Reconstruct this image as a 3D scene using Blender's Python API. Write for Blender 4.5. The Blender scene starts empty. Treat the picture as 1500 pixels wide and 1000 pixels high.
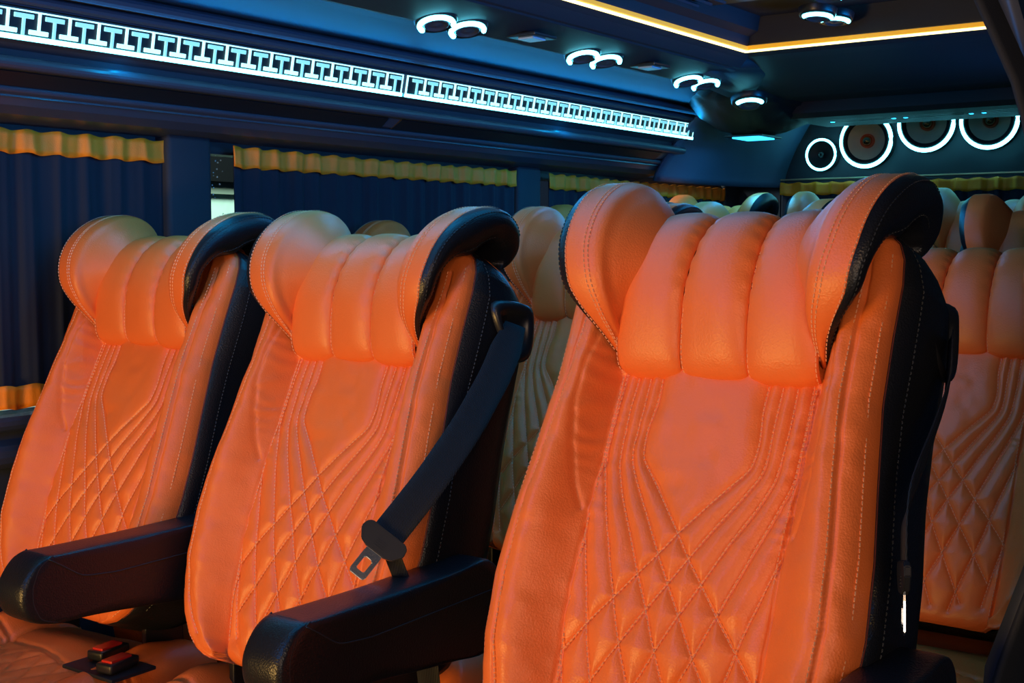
import bpy, bmesh, math, random
import numpy as np
from mathutils import Vector, Matrix
random.seed(7); rng = np.random.default_rng(5)
C = bpy.context.scene.collection
SC = bpy.context.scene
PI = math.pi

# ------------------------------------------------------------------ camera
cd = bpy.data.cameras.new('camera'); cam = bpy.data.objects.new('camera', cd); C.objects.link(cam)
cam.location = (2.15, 0, 1.15)
cam.rotation_euler = (math.radians(90 - 4.33), 0, math.radians(35.9))
cd.sensor_width = 36; cd.lens = 1822 / 1500 * 36; cd.clip_start = .02; cd.clip_end = 60
SC.camera = cam
SC.view_settings.view_transform = 'Standard'; SC.view_settings.look = 'None'
SC.view_settings.gamma = 1; SC.view_settings.use_curve_mapping = False
SC.view_settings.exposure = 0.0

# ------------------------------------------------------------------ world and lights
w = bpy.data.worlds.new('world'); SC.world = w; w.use_nodes = True
w.node_tree.nodes['Background'].inputs[0].default_value = (.25, .45, .85, 1)
w.node_tree.nodes['Background'].inputs[1].default_value = .03

def area(name, loc, target, size, power, col, shape='RECTANGLE', sy=None, spread=180):
    l = bpy.data.lights.new(name, 'AREA'); l.energy = power; l.color = col; l.shape = shape
    l.size = size; l.spread = math.radians(spread)
    if shape in ('RECTANGLE', 'ELLIPSE'): l.size_y = sy or size
    o = bpy.data.objects.new(name, l); C.objects.link(o); o.location = loc
    o.rotation_euler = (Vector(target) - Vector(loc)).to_track_quat('-Z', 'Y').to_euler()
    return o
WARM = (1, .56, .30); CY = (.04, .50, 1.0)
# warm light that reaches the cabin low from the front and through the open sliding door
area('cabin_front_light', (.62, -1.0, .46), (.85, 1.4, .72), .7, 38, (1, .57, .16), sy=.35)
area('open_door_light', (2.9, -.3, 1.0), (1.1, 1.6, .8), .9, 6, (1, .80, .64), sy=.7)
area('open_door_upper_light', (2.5, -.7, 1.45), (.5, 2.9, 1.2), .6, 1.3, (1, .60, .34), sy=.4, spread=70)
# added blue fill, unseen, under the front and middle of the ceiling
area('front_blue_fill', (1.0, -.15, 1.68), (.5, 2.2, 1.35), .9, 9, (.005, .30, 1.0), sy=.5)
area('middle_blue_fill', (1.05, 1.3, 1.735), (1.05, 1.3, 0), .5, 6, (.02, .42, 1.0), sy=1.6)
# added blue fill from the unseen right side, aimed at the left cove
area('right_blue_fill', (1.66, 2.2, 1.46), (.45, 2.2, 1.66), 2.6, 4.5, (.0, .28, 1.0), sy=.08, spread=60)
# added blue uplights that brighten the cove above the key pattern panels
area('cove_blue_fill', (.262, 1.48, 1.560), (.34, 1.48, 1.612), 1.5, .9, (.0, .36, 1), sy=.01)
area('cove_blue_fill', (.262, 2.97, 1.560), (.34, 2.97, 1.612), 1.4, .85, (.0, .36, 1), sy=.01)

# ------------------------------------------------------------------ materials
def nodes(name):
    m = bpy.data.materials.new(name); m.use_nodes = True
    return m, m.node_tree, m.node_tree.nodes['Principled BSDF']
def mat(name, col, rough=.5, metal=0, noise=0, nscale=30, bump=0, bscale=300, coat=0, sheen=0, spec=.5, emit=None, es=0, btype='noise', bdist=.002):
    m, nt, b = nodes(name)
    b.inputs['Base Color'].default_value = (*col, 1); b.inputs['Roughness'].default_value = rough
    b.inputs['Metallic'].default_value = metal; b.inputs['Coat Weight'].default_value = coat
    b.inputs['Sheen Weight'].default_value = sheen; b.inputs['Specular IOR Level'].default_value = spec
    tc = nt.nodes.new('ShaderNodeTexCoord')
    if noise:
        n = nt.nodes.new('ShaderNodeTexNoise'); n.inputs['Scale'].default_value = nscale; n.inputs['Detail'].default_value = 4
        nt.links.new(tc.outputs['Object'], n.inputs['Vector'])
        r = nt.nodes.new('ShaderNodeMapRange'); r.inputs[3].default_value = 1 - noise; r.inputs[4].default_value = 1 + noise
        nt.links.new(n.outputs['Fac'], r.inputs[0])
        h = nt.nodes.new('ShaderNodeVectorMath'); h.operation = 'SCALE'; h.inputs[0].default_value = col
        nt.links.new(r.outputs[0], h.inputs['Scale']); nt.links.new(h.outputs[0], b.inputs['Base Color'])
    if bump:
        bp = nt.nodes.new('ShaderNodeBump'); bp.inputs['Strength'].default_value = bump; bp.inputs['Distance'].default_value = bdist
        if btype == 'leather':
            v = nt.nodes.new('ShaderNodeTexVoronoi'); v.inputs['Scale'].default_value = bscale
            n2 = nt.nodes.new('ShaderNodeTexNoise'); n2.inputs['Scale'].default_value = bscale * .8; n2.inputs['Detail'].default_value = 3
            nt.links.new(tc.outputs['Object'], v.inputs['Vector']); nt.links.new(tc.outputs['Object'], n2.inputs['Vector'])
            mx = nt.nodes.new('ShaderNodeMath'); mx.operation = 'ADD'
            nt.links.new(v.outputs['Distance'], mx.inputs[0]); nt.links.new(n2.outputs['Fac'], mx.inputs[1])
            nt.links.new(mx.outputs[0], bp.inputs['Height'])
        elif btype == 'weave':
            wv = nt.nodes.new('ShaderNodeTexWave'); wv.inputs['Scale'].default_value = bscale; wv.inputs['Distortion'].default_value = .3
            nt.links.new(tc.outputs['Object'], wv.inputs['Vector']); nt.links.new(wv.outputs['Fac'], bp.inputs['Height'])
        else:
            n2 = nt.nodes.new('ShaderNodeTexNoise'); n2.inputs['Scale'].default_value = bscale; n2.inputs['Detail'].default_value = 3
            nt.links.new(tc.outputs['Object'], n2.inputs['Vector']); nt.links.new(n2.outputs['Fac'], bp.inputs['Height'])
        nt.links.new(bp.outputs[0], b.inputs['Normal'])
    if emit:
        b.inputs['Emission Color'].default_value = (*emit, 1); b.inputs['Emission Strength'].default_value = es
    return m
M = {}
M['orange'] = mat('orange_leather', (.87, .185, .036), .42, noise=.04, nscale=9, bump=.2, bscale=420, btype='leather', bdist=.0012)
M['thread'] = mat('orange_thread', (.95, .46, .24), .7)
M['seam'] = mat('dark_seam', (.16, .025, .012), .8)
M['black'] = mat('black_leather', (.009, .010, .013), .34, spec=.4, bump=.3, bscale=420, btype='leather', bdist=.001)
M['bthread'] = mat('black_thread', (.014, .018, .024), .6)
M['plastic'] = mat('black_plastic', (.014, .015, .018), .33)
M['liner'] = mat('blue_lit_headliner', (.045, .09, .17), .6, bump=.2, bscale=900, noise=.08, nscale=6)  # headliner copy made lighter and bluer, blue light mixed into its colour
M['dliner'] = mat('black_headliner', (.014, .018, .028), .6, bump=.2, bscale=900, noise=.08, nscale=6)
M['pillar'] = mat('black_pillar_cloth', (.016, .021, .032), .7, bump=.2, bscale=900)
M['gloss'] = mat('satin_dark_trim', (.045, .055, .08), .34)
M['darkpan'] = mat('dark_inset_panel', (.008, .009, .012), .5)
M['cloth'] = mat('navy_curtain_cloth', (.008, .013, .026), .85, bump=.3, bscale=900)
M['bcloth'] = mat('black_curtain_cloth', (.006, .008, .012), .8, bump=.3, bscale=900)
M['gold'] = mat('golden_curtain_cloth', (.98, .27, .004), .6, noise=.12, nscale=25, bump=.3, bscale=500)
M['web'] = mat('seat_belt_webbing', (.008, .011, .018), .6, bump=.7, bscale=260, btype='weave')
M['chrome'] = mat('chrome', (.75, .78, .8), .16, metal=1)
M['red'] = mat('red_button', (.62, .02, .015), .35)
M['floor'] = mat('dark_floor_vinyl', (.02, .018, .017), .6, noise=.2)
M['led'] = mat('white_cyan_led', (.5, .8, .85), .5, emit=(.42, .95, 1.0), es=1.7)
M['ledsoft'] = mat('soft_cyan_led', (.5, .8, .85), .5, emit=(.22, .70, .80), es=.95)
M['ring'] = mat('cyan_ring_led', (.5, .8, .9), .5, emit=(.13, .80, 1.0), es=11.0)
M['ledstrip'] = mat('bright_led_tape', (.5, .8, .9), .5, emit=(.16, .88, 1.0), es=6.5)
M['cyanlamp'] = mat('cyan_lamp', (.1, .6, .9), .4, emit=(.03, .55, 1.0), es=3.0)
M['amber'] = mat('amber_led_strip', (1, .7, .2), .5, emit=(1, .80, .30), es=3.2)
M['amberedge'] = mat('amber_diffuser', (1, .5, .05), .5, emit=(1, .44, .01), es=.6)
M['cone'] = mat('grey_speaker_cone', (.85, .75, .50), .55, noise=.1)
M['surround'] = mat('speaker_rubber_surround', (.012, .016, .02), .5)
M['copper'] = mat('orange_red_cone_ring', (.9, .16, .05), .4)
M['dome'] = mat('brass_dust_cap', (.75, .5, .26), .22, metal=1)
M['readlens'] = mat('reading_lamp_lens', (.45, .6, .7), .3)
M['panelwhite'] = mat('small_vent_marking', (.4, .5, .55), .5)
M['rail'] = mat('brass_curtain_rail', (.75, .55, .3), .35, metal=.8)
M['hull'] = mat('outer_wall_paint', (.42, .62, .52), .7, noise=.1)
M['hull2'] = mat('grey_green_band', (.16, .22, .17), .7)
M['hull3'] = mat('dark_far_wall', (.006, .007, .008), 1.0, spec=0)
gm, gt, gb = nodes('window_glass')
gb.inputs['Base Color'].default_value = (.9, .97, .95, 1); gb.inputs['Roughness'].default_value = .02
gb.inputs['Transmission Weight'].default_value = 1; gb.inputs['IOR'].default_value = 1.02
M['glass'] = gm
M['drop'] = mat('water_drop', (.75, .9, .88), .05, spec=.9)

# ------------------------------------------------------------------ object helpers
def link(name, me, m, parent=None, smooth=True):
    o = bpy.data.objects.new(name, me); C.objects.link(o)
    for mm in (m if isinstance(m, (list, tuple)) else [m]): me.materials.append(M[mm])
    if smooth: me.polygons.foreach_set('use_smooth', [True] * len(me.polygons))
    if parent: o.parent = parent
    return o
def pyobj(name, v, f, m, parent=None, smooth=True, mi=None):
    me = bpy.data.meshes.new(name); me.from_pydata([tuple(map(float, p)) for p in v], [], [tuple(map(int, q)) for q in f])
    me.validate(); me.update()
    o = link(name, me, m, parent, smooth)
    if mi is not None: me.polygons.foreach_set('material_index', [int(i) for i in mi])
    return o
def bobj(name, bm, m, parent=None, smooth=False):
    me = bpy.data.meshes.new(name); bm.normal_update(); bm.to_mesh(me); bm.free()
    return link(name, me, m, parent, smooth)
def tag(o, label=None, cat=None, group=None, kind=None):
    if label: o['label'] = label
    if cat: o['category'] = cat
    if group: o['group'] = group
    if kind: o['kind'] = kind
    return o
def empty(name, loc, label, cat, group=None):
    o = bpy.data.objects.new(name, None); C.objects.link(o); o.location = loc; o.empty_display_size = .05
    return tag(o, label, cat, group)
def grid_faces(nr, nc, closed=False, off=0):
    r = np.arange(nr - 1)[:, None]; c = np.arange(nc if closed else nc - 1)[None, :]
    c2 = (c + 1) % nc
    return (np.stack([r * nc + c, r * nc + c2, (r + 1) * nc + c2, (r + 1) * nc + c], -1).reshape(-1, 4) + off)
def addbox(bm, c, s, rot=None, bev=0):
    r = bmesh.ops.create_cube(bm, size=1); vs = r['verts']
    mt = Matrix.Translation(c) @ (rot.to_4x4() if rot is not None else Matrix.Identity(4)) @ Matrix.Diagonal((*s, 1))
    bmesh.ops.transform(bm, matrix=mt, verts=vs)
    if bev:
        es = list({e for v in vs for e in v.link_edges})
        bmesh.ops.bevel(bm, geom=es, offset=bev, segments=2, affect='EDGES', profile=.6)
def boxobj(name, c, s, m, parent=None, bev=0, rot=None, smooth=False):
    bm = bmesh.new(); addbox(bm, c, s, rot, bev); return bobj(name, bm, m, parent, smooth)
def frames(P):
    P = np.asarray(P, float); T = np.gradient(P, axis=0); T /= np.linalg.norm(T, axis=1)[:, None] + 1e-9
    return P, T
def tube_vf(P, r, n=8, ref=(0, 0, 1), off=0):
    P, T = frames(P); ref = np.array(ref, float)
    A = np.cross(T, ref); A /= np.linalg.norm(A, axis=1)[:, None] + 1e-9; B = np.cross(A, T)
    a = np.linspace(0, 2 * PI, n, endpoint=False); r = np.broadcast_to(r, (len(P),))
    V = P[:, None] + r[:, None, None] * (A[:, None] * np.cos(a)[None, :, None] + B[:, None] * np.sin(a)[None, :, None])
    F = [tuple(q) for q in grid_faces(len(P), n, True, off)]
    F += [tuple(off + i for i in range(n))[::-1], tuple(off + (len(P) - 1) * n + i for i in range(n))]
    return V.reshape(-1, 3), F
def tube(name, P, r, m, parent=None, n=8, ref=(0, 0, 1)):
    v, f = tube_vf(P, r, n, ref); return pyobj(name, v, f, m, parent)
def resample(P, step):
    P = np.asarray(P, float); d = np.r_[0, np.cumsum(np.linalg.norm(np.diff(P, axis=0), axis=1))]
    n = max(2, int(d[-1] / step) + 1); s = np.linspace(0, d[-1], n)
    return np.stack([np.interp(s, d, P[:, k]) for k in range(P.shape[1])], -1)
def smoothpoly(P, step=.004, it=12):
    Q = resample(P, step)
    for _ in range(it):
        Q[1:-1] = .25 * Q[:-2] + .5 * Q[1:-1] + .25 * Q[2:]
    return Q
def catmull_closed(P, n):
    P = np.asarray(P, float); N = len(P); out = []
    for i in range(N):
        p0, p1, p2, p3 = P[i - 1], P[i], P[(i + 1) % N], P[(i + 2) % N]
        for k in range(n):
            t = k / n
            out.append(.5 * ((2 * p1) + (-p0 + p2) * t + (2 * p0 - 5 * p1 + 4 * p2 - p3) * t * t + (-p0 + 3 * p1 - 3 * p2 + p3) * t ** 3))
    return np.array(out)
def sstep(x, a, b):
    x = np.clip((x - a) / (b - a), 0, 1); return x * x * (3 - 2 * x)

# ------------------------------------------------------------------ cabin shell
YA, YB = -.45, 4.45
def extrude_y(name, prof, y0, y1, m, kind='structure', parent=None, ny=2, smooth=False, thick=.02):
    """a sheet following the profile (x, z), drawn out along y, given a real thickness on its outer side"""
    P = np.array(prof, float); T = np.gradient(P, axis=0); T /= np.linalg.norm(T, axis=1)[:, None] + 1e-9
    N = np.stack([-T[:, 1], T[:, 0]], -1)
    Q = P + N * thick
    loop = np.vstack([P, Q[::-1]]); n = len(loop)
    ys = np.linspace(y0, y1, ny)
    V = np.array([[(p[0], y, p[1]) for p in loop] for y in ys]).reshape(-1, 3)
    F = [tuple(q) for q in grid_faces(ny, n, True)]
    k = len(P)
    for b in (0, (ny - 1) * n):
        for i in range(k - 1): F.append((b + i, b + i + 1, b + n - 2 - i, b + n - 1 - i))
    o = pyobj(name, V, F, m, parent, smooth)
    if kind: o['kind'] = kind
    return o
def roll(cx, cz, r, a0, a1, n=7):
    return [(cx + r * math.cos(math.radians(a)), cz + r * math.sin(math.radians(a))) for a in np.linspace(a0, a1, n)]

o = boxobj('floor', (.93, 2.0, -.03), (2.0, 4.95, .06), 'floor'); o['kind'] = 'structure'
# left wall below the windows, with two sill ledges
extrude_y('wall_left', [(-.01, -.0), (-.01, .60), (-.012, .68), (-.006, .73)] + roll(-.006, .753, .025, -80, 60, 6) + [(-.012, .784), (-.012, .80)]
          + roll(-.006, .817, .018, -70, 70, 6) + [(-.03, .838)], YA, YB, 'gloss')
# pillars between windows
def pillar(name, y0, y1):
    o = boxobj(name, (-.012, (y0 + y1) / 2, 1.112), (.09, y1 - y0, .55), 'pillar', bev=.012, smooth=True); o['kind'] = 'structure'
    return o
pillar('trim_1', 1.700, 1.818); pillar('trim_2', 2.955, 3.075); pillar('trim_3', 4.30, 4.45)
# header above the windows with the long inset panels and the ledges that frame the light panels
hdr = [(-.02, 1.375), (.03, 1.385), (.07, 1.392), (.095, 1.405), (.108, 1.420)] + roll(.118, 1.4305, .006, -60, 60, 5) + \
      [(.116, 1.437), (.128, 1.440), (.150, 1.458)] + roll(.172, 1.469, .0115, -80, 95, 8) + \
      [(.158, 1.482), (.165, 1.492), (.185, 1.500), (.205, 1.502), (.215, 1.556), (.212, 1.560)] + roll(.232, 1.566, .009, -60, 100, 6) + \
      [(.226, 1.574), (.236, 1.577)] + roll(.262, 1.583, .012, -60, 100, 6) + [(.252, 1.594), (.262, 1.598)]
extrude_y('trim_4', hdr, YA, 3.70, 'gloss', smooth=False)
# dark inset panels in the header
def inset(name, y0, y1, lab):
    V = []; n = Vector((.02, 0, -.024)).normalized()
    a = Vector((.121, 0, 1.4385)); b = Vector((.152, 0, 1.4590)); nn = Vector((.55, 0, -.83))
    bm = bmesh.new()
    for q, y in ((a, y0 + .006), (a, y1 - .006), (b, y1 - .012), (b, y0 + .012)):
        p = q + nn * .004; bm.verts.new((p.x, y, p.z))
    bm.verts.ensure_lookup_table(); f = bm.faces.new(bm.verts)
    r = bmesh.ops.extrude_face_region(bm, geom=[f])
    for g in r['geom']:
        if isinstance(g, bmesh.types.BMVert): g.co -= nn * .006
    return bobj(name, bm, 'darkpan')
for y0, y1, lab in ((.62, 2.268, 'long dark inset panel of the left header, nearer the camera'), (2.292, 3.60, 'long dark inset panel of the left header, farther towards the rear')):
    tag(inset('header_panel', y0, y1, lab), lab, 'panel', 'dark inset panels under the light panels')
# cove that curves up to the duct, the duct with the ring lights and the raised tray of the ceiling
cove = [(.262, 1.597), (.278, 1.600), (.30, 1.604), (.34, 1.614), (.38, 1.625), (.42, 1.632), (.46, 1.632), (.49, 1.624), (.505, 1.612)]
extrude_y('trim_5', cove, YA, 3.62, 'liner', smooth=True)
duct = [(.500, 1.610), (.510, 1.600), (.53, 1.597), (.60, 1.611), (.635, 1.619), (.650, 1.623), (.653, 1.627), (.660, 1.629), (.667, 1.636), (.680, 1.650), (.692, 1.660), (.700, 1.663), (.706, 1.672), (.712, 1.700)]
extrude_y('trim_6', duct, YA, 3.10, 'dliner', smooth=False)
o = boxobj('ceiling', (1.06, 1.32, 1.765), (.76, 3.54, .03), 'dliner'); o['kind'] = 'structure'
trayL = [(.705, 1.672), (.712, 1.700), (.735, 1.712), (.742, 1.750), (.75, 1.756)]
extrude_y('trim_7', trayL, YA, 3.09, 'dliner', smooth=False)
# right of the tray
rt = [(1.40, 1.75), (1.39, 1.672), (1.44, 1.63), (1.62, 1.60), (1.74, 1.52), (1.80, 1.40), (1.845, 1.25), (1.865, 1.10), (1.865, .95), (1.848, .84), (1.81, .72), (1.80, .5), (1.83, 0)]
extrude_y('wall_right', rt, 1.30, YB, 'gloss', smooth=True)
# rear: sloping panel, ledge, shelf box, speaker board
def extrude_x(name, prof, x0, x1, m, kind='structure', smooth=False, thick=.02):
    P = np.array(prof, float); T = np.gradient(P, axis=0); T /= np.linalg.norm(T, axis=1)[:, None] + 1e-9
    N = np.stack([-T[:, 1], T[:, 0]], -1); Q = P + N * thick
    loop = np.vstack([P, Q[::-1]]); n = len(loop); V = [(x, p[0], p[1]) for x in (x0, x1) for p in loop]
    F = [tuple(q) for q in grid_faces(2, n, True)]; k = len(P)
    for b in (0, n):
        for i in range(k - 1): F.append((b + i, b + i + 1, b + n - 2 - i, b + n - 1 - i))
    o = pyobj(name, V, F, m, None, smooth)
    if kind: o['kind'] = kind
    return o
rear = [(3.06, 1.750), (3.062, 1.682), (3.08, 1.673), (3.10, 1.668), (3.16, 1.664), (3.57, 1.622), (3.60, 1.617), (3.742, 1.617), (3.75, 1.612), (3.75, 1.572), (3.756, 1.568), (4.12, 1.572), (4.125, 1.70)]
extrude_x('trim_8', rear[::-1], .50, 1.84, 'dliner', thick=.012)
o = boxobj('wall_rear', (.93, 4.42, 1.54), (1.86, .04, .30), 'dliner'); o['kind'] = 'structure'
o = boxobj('trim_9', (.93, 4.44, .42), (1.86, .04, .88), 'gloss'); o['kind'] = 'structure'
for n_, x_ in (('trim_10', .10), ('trim_11', 1.76)):
    o = boxobj(n_, (x_, 4.44, 1.12), (.2, .04, .56), 'pillar'); o['kind'] = 'structure'
o = boxobj('trim_12', (.93, 4.0, 1.775), (1.9, 1.0, .03), 'liner'); o['kind'] = 'structure'
o = boxobj('trim_13', (.35, 1.6, 1.80), (.78, 4.1, .02), 'liner'); o['kind'] = 'structure'
# smooth rear corner behind the header in the blue-lit colour (concave sweep from side wall to rear wall)
V = []; nr, nc = 14, 18
for i in range(nr):
    s = i / (nr - 1)
    for j in range(nc):
        t = j / (nc - 1)
        y = 3.64 + .76 * t
        x0 = .09 + .25 * s ** 1.3; x = x0 + (.13 * t ** 3) * (1 - .9 * s)
        z = 1.372 + .29 * s
        V.append((x, y, z))
o = pyobj('trim_14', V, grid_faces(nr, nc)[:, ::-1], 'liner'); o['kind'] = 'structure'
sm = o.modifiers.new('t', 'SOLIDIFY'); sm.thickness = .01; sm.offset = -1
# corner housing block (convex hull)
def hull(name, pts, m, parent=None, bev=.02, smooth=True):
    bm = bmesh.new()
    for p in pts: bm.verts.new(p)
    r = bmesh.ops.convex_hull(bm, input=bm.verts)
    bmesh.ops.delete(bm, geom=[g for g in r['geom_interior'] + r['geom_unused'] if isinstance(g, bmesh.types.BMVert)], context='VERTS')
    bmesh.ops.dissolve_limit(bm, angle_limit=.03, verts=bm.verts, edges=bm.edges)
    if bev: bmesh.ops.bevel(bm, geom=list(bm.edges), offset=bev, segments=3, affect='EDGES')
    return bobj(name, bm, m, parent, smooth)
o = hull('trim_15', [(.30, 3.75, 1.515), (.43, 3.69, 1.515), (.46, 3.85, 1.520), (.33, 3.95, 1.515), (.25, 3.62, 1.57), (.24, 3.95, 1.56), (.38, 3.46, 1.585),
                     (.50, 3.50, 1.59), (.56, 3.70, 1.575), (.56, 3.95, 1.575), (.25, 3.40, 1.68), (.58, 3.30, 1.68), (.60, 4.1, 1.68), (.22, 4.1, 1.68)], 'darkpan')
o['kind'] = 'structure'
o = hull('trim_16', [(.52, 3.0, 1.606), (.64, 3.0, 1.612), (.69, 3.06, 1.66), (.50, 3.02, 1.63), (.44, 3.46, 1.60), (.52, 3.50, 1.60), (.66, 3.3, 1.645), (.40, 3.45, 1.66), (.69, 3.3, 1.70), (.5, 3.0, 1.70)], 'dliner', bev=.012)
o['kind'] = 'structure'

# ------------------------------------------------------------------ windows
for i_, (y0_, y1_) in enumerate(((YA, 1.69), (1.80, 2.945), (3.06, 4.30))):
    o = boxobj('trim_%d' % (21 + i_), (-.020, (y0_ + y1_) / 2, 1.372), (.05, y1_ - y0_, .036), 'darkpan'); o['kind'] = 'structure'  # added strips behind the curtain tops, block window light above them
def window(name, y0, y1):
    fr = boxobj(name, (-.028, (y0 + y1) / 2, 1.11), (.006, y1 - y0, .56), 'glass'); fr['kind'] = 'structure'
    return fr
w1 = window('window_1', .2, 1.74); w2 = window('window_2', 1.76, 2.99); w3 = window('window_3', 3.0, 4.4)
o = boxobj('window_4', (.93, 4.452, 1.12), (1.5, .006, .54), 'glass'); o['kind'] = 'structure'
bm = bmesh.new()
for _ in range(55):
    z = random.choice([random.uniform(1.28, 1.36), random.uniform(1.15, 1.36)]); y = random.uniform(1.80, 1.90)
    bmesh.ops.create_icosphere(bm, subdivisions=1, radius=random.uniform(.0012, .0026), matrix=Matrix.Translation((-.024, y, z)))
d = bobj('water_drops', bm, 'drop', w2, True); d['kind'] = 'stuff'
# what stands outside the window: a pale building with a darker band and a dark roof edge
b = empty('building', (-3.2, 4.2, 0), 'pale green wall outside, seen through the gap beside the second side curtain', 'building')
boxobj('wall', (0, 0, .718), (.2, 5, 1.436), 'hull', b); boxobj('band', (.02, 0, 1.468), (.22, 5, .064), 'hull2', b); boxobj('roof_edge', (.04, 0, 2.0), (.26, 5, 1.0), 'hull3', b)
area('daylight_outside', (-1.6, 3.6, 3.2), (-3.1, 4.2, 1.0), 1.0, 230, (.85, 1, .92))

# ------------------------------------------------------------------ curtains
def cloth_sheet(name, along, fixed, z0, z1, m, parent, folds, amp, axis='y', nz=14, seed=0, wav=0.0, thick=.0025, top_ruffle=0, sag=0):
    """hanging pleated cloth: along = (a0, a1) on one axis, fixed = where the sheet hangs on the other"""
    r = np.random.default_rng(seed); n = folds * 14
    s = np.linspace(0, 1, n); ph = np.cumsum(.6 + .8 * r.random(n)); ph = ph / ph[-1] * folds * 2 * PI
    am = amp * (.5 + .8 * np.interp(s, np.linspace(0, 1, folds), r.random(folds)))
    a = along[0] + (along[1] - along[0]) * s
    base = np.sin(ph) + .35 * np.sin(2.3 * ph + 1)
    V = []
    for i in range(nz):
        k = i / (nz - 1); z = z0 + (z1 - z0) * k
        d = am * base * (1.0 - .25 * k) + .3 * amp * np.sin(ph * .5 + 3 * k)
        zz = z + wav * np.sin(ph * 1.0 + .7) * (1 if i in (0, nz - 1) else .0) - sag * np.sin(PI * s) * k
        a2 = a + .25 * amp * np.cos(ph)
        for j in range(n):
            V.append((fixed + d[j], a2[j], zz[j]) if axis == 'y' else (a2[j], fixed - d[j], zz[j]))
    o = pyobj(name, V, grid_faces(nz, n), m, parent)
    sm = o.modifiers.new('s', 'SOLIDIFY'); sm.thickness = thick
    return o
def curtain(loc, a0, a1, z0, z1, folds, label, axis='y', seed=0, bottom=True, group='navy window curtains with golden bands', amp=.0065):
    x, y = (loc, a0) if axis == 'y' else (a0, loc)
    r = empty('curtain', (x, y, z0), label, 'curtain', group)
    L = a1 - a0
    cloth_sheet('drape', (0, L), 0, .012, z1 - z0 - .02, 'cloth', r, folds, amp, axis, seed=seed, nz=16)
    cloth_sheet('header_band', (-.004, L + .004), .006 if axis == 'y' else -.006, z1 - z0 - .046, z1 - z0, 'gold', r, folds, amp * .8, axis, nz=5, seed=seed, wav=.0022, sag=.003)
    if bottom: cloth_sheet('hem_band', (-.004, L + .004), .006 if axis == 'y' else -.006, 0, .044, 'gold', r, folds, amp * .9, axis, nz=5, seed=seed, wav=.0022)
    return r
curtain(.016, .45, 1.698, .845, 1.372, 19, 'navy side curtain with golden bands, nearest of the three, behind the far left seat', seed=3)
curtain(.030, 1.878, 2.938, .845, 1.371, 17, 'middle navy side curtain with golden header band, between the two pillars', seed=4)
curtain(.030, 3.112, 4.285, .845, 1.370, 18, 'farthest navy side curtain with golden header band, by the rear corner', seed=5)
curtain(4.375, .225, 1.66, .86, 1.388, 22, 'rear window curtain with golden band under the round speakers', axis='x', seed=6, group='rear curtain', amp=.008)
rl = boxobj('curtain_rail', (.95, 4.378, 1.400), (1.46, .010, .006), 'rail', bev=.002)
tag(rl, 'thin brass rail above the golden band of the rear curtain', 'curtain rail')
# dark curtain beside the open door, at the right edge
def edge_x(z): return np.interp(z, [.55, .716, .86, 1.0, 1.2, 1.30, 1.396, 1.6], [1.80, 1.832, 1.876, 1.895, 1.860, 1.838, 1.795, 1.70])
V = []; n = 60; nz = 30; zs = np.linspace(.50, 1.62, nz)
for z in zs:
    for j in range(n):
        s = j / (n - 1)
        V.append((edge_x(z) - .004 + .014 * abs(math.sin(s * 5 * PI)) , 1.275 + .35 * s, z))
dk = empty('curtain', (0, 0, 0), 'plain black curtain hanging at the right edge beside the door', 'curtain', None)
dk.name = 'door_curtain'
o = pyobj('drape', V, grid_faces(nz, n), 'bcloth', dk); s_ = o.modifiers.new('s', 'SOLIDIFY'); s_.thickness = .006

# ------------------------------------------------------------------ light panels with the key pattern
def panel_frame_xz(s):  # s 0 bottom .. 1 top on the panel face, a little proud of the header
    return (.205 + .010 * s + .004, 1.503 + .050 * s)
def key_panel(y0, y1, t0, pitch, n, label):
    r = empty('light_panel', (.21, y0, 1.503), label, 'light', 'backlit key pattern panels on the left header')
    inv = Vector((.21, y0, 1.503))
    ax = Vector((.010, 0, .050)).normalized(); nn = Vector((ax.z, 0, -ax.x))
    def slab(name, ya, yb, sa, sb, th, m, parent=r, bev=.0012, off=0):
        pa = Vector((.205, 0, 1.503)) + Vector((.010, 0, .050)) * sa; pb = Vector((.205, 0, 1.503)) + Vector((.010, 0, .050)) * sb
        c = (pa + pb) / 2 + nn * (th / 2 + off); c.y = (ya + yb) / 2
        rot = Matrix((( nn.x, 0, ax.x), (0, 1, 0), (nn.z, 0, ax.z))).to_3x3()
        return boxobj(name, c - inv, (th, yb - ya, (pb - pa).length), m, parent, bev, rot)
    slab('back_plate', y0, y1, .0, 1.0, .003, 'darkpan')
    slab('top_strip', y0, y1, .945, 1.0, .0045, 'led')
    slab('lower_strip', y0, y1, .0, .17, .007, 'ledstrip')
    slab('end_strip', y0, y0 + .004, .0, 1.0, .0045, 'led'); slab('end_strip', y1 - .004, y1, .0, 1.0, .0045, 'led')
    def tee(up):
        bm = bmesh.new(); W = pitch
        L = .0535  # panel height along ax
        if up: addbox(bm, (.002, 0, .77 * L), (.004, W * .62, .15 * L), bev=.0012); addbox(bm, (.002, 0, .43 * L), (.004, W * .08, .54 * L))
        else: addbox(bm, (.002, 0, .29 * L), (.004, W * .62, .15 * L), bev=.0012); addbox(bm, (.002, 0, .64 * L), (.004, W * .07, .56 * L))
        me = bpy.data.meshes.new('tee'); bm.to_mesh(me); bm.free(); me.materials.append(M['ledsoft' if up else 'led']); return me
    mu, md = tee(True), tee(False)
    rot = Matrix(((nn.x, 0, ax.x), (0, 1, 0), (nn.z, 0, ax.z)))
    for k in range(n):
        for me, dy in ((mu, 0), (md, pitch / 2)):
            y = t0 + k * pitch + dy
            if y > y1 - pitch * .4: continue
            o = bpy.data.objects.new('key_segment', me); C.objects.link(o); o.parent = r
            p = Vector((.205, y, 1.503)) + nn * .003; o.location = p - inv; o.rotation_euler = rot.to_euler()
    return r
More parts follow.
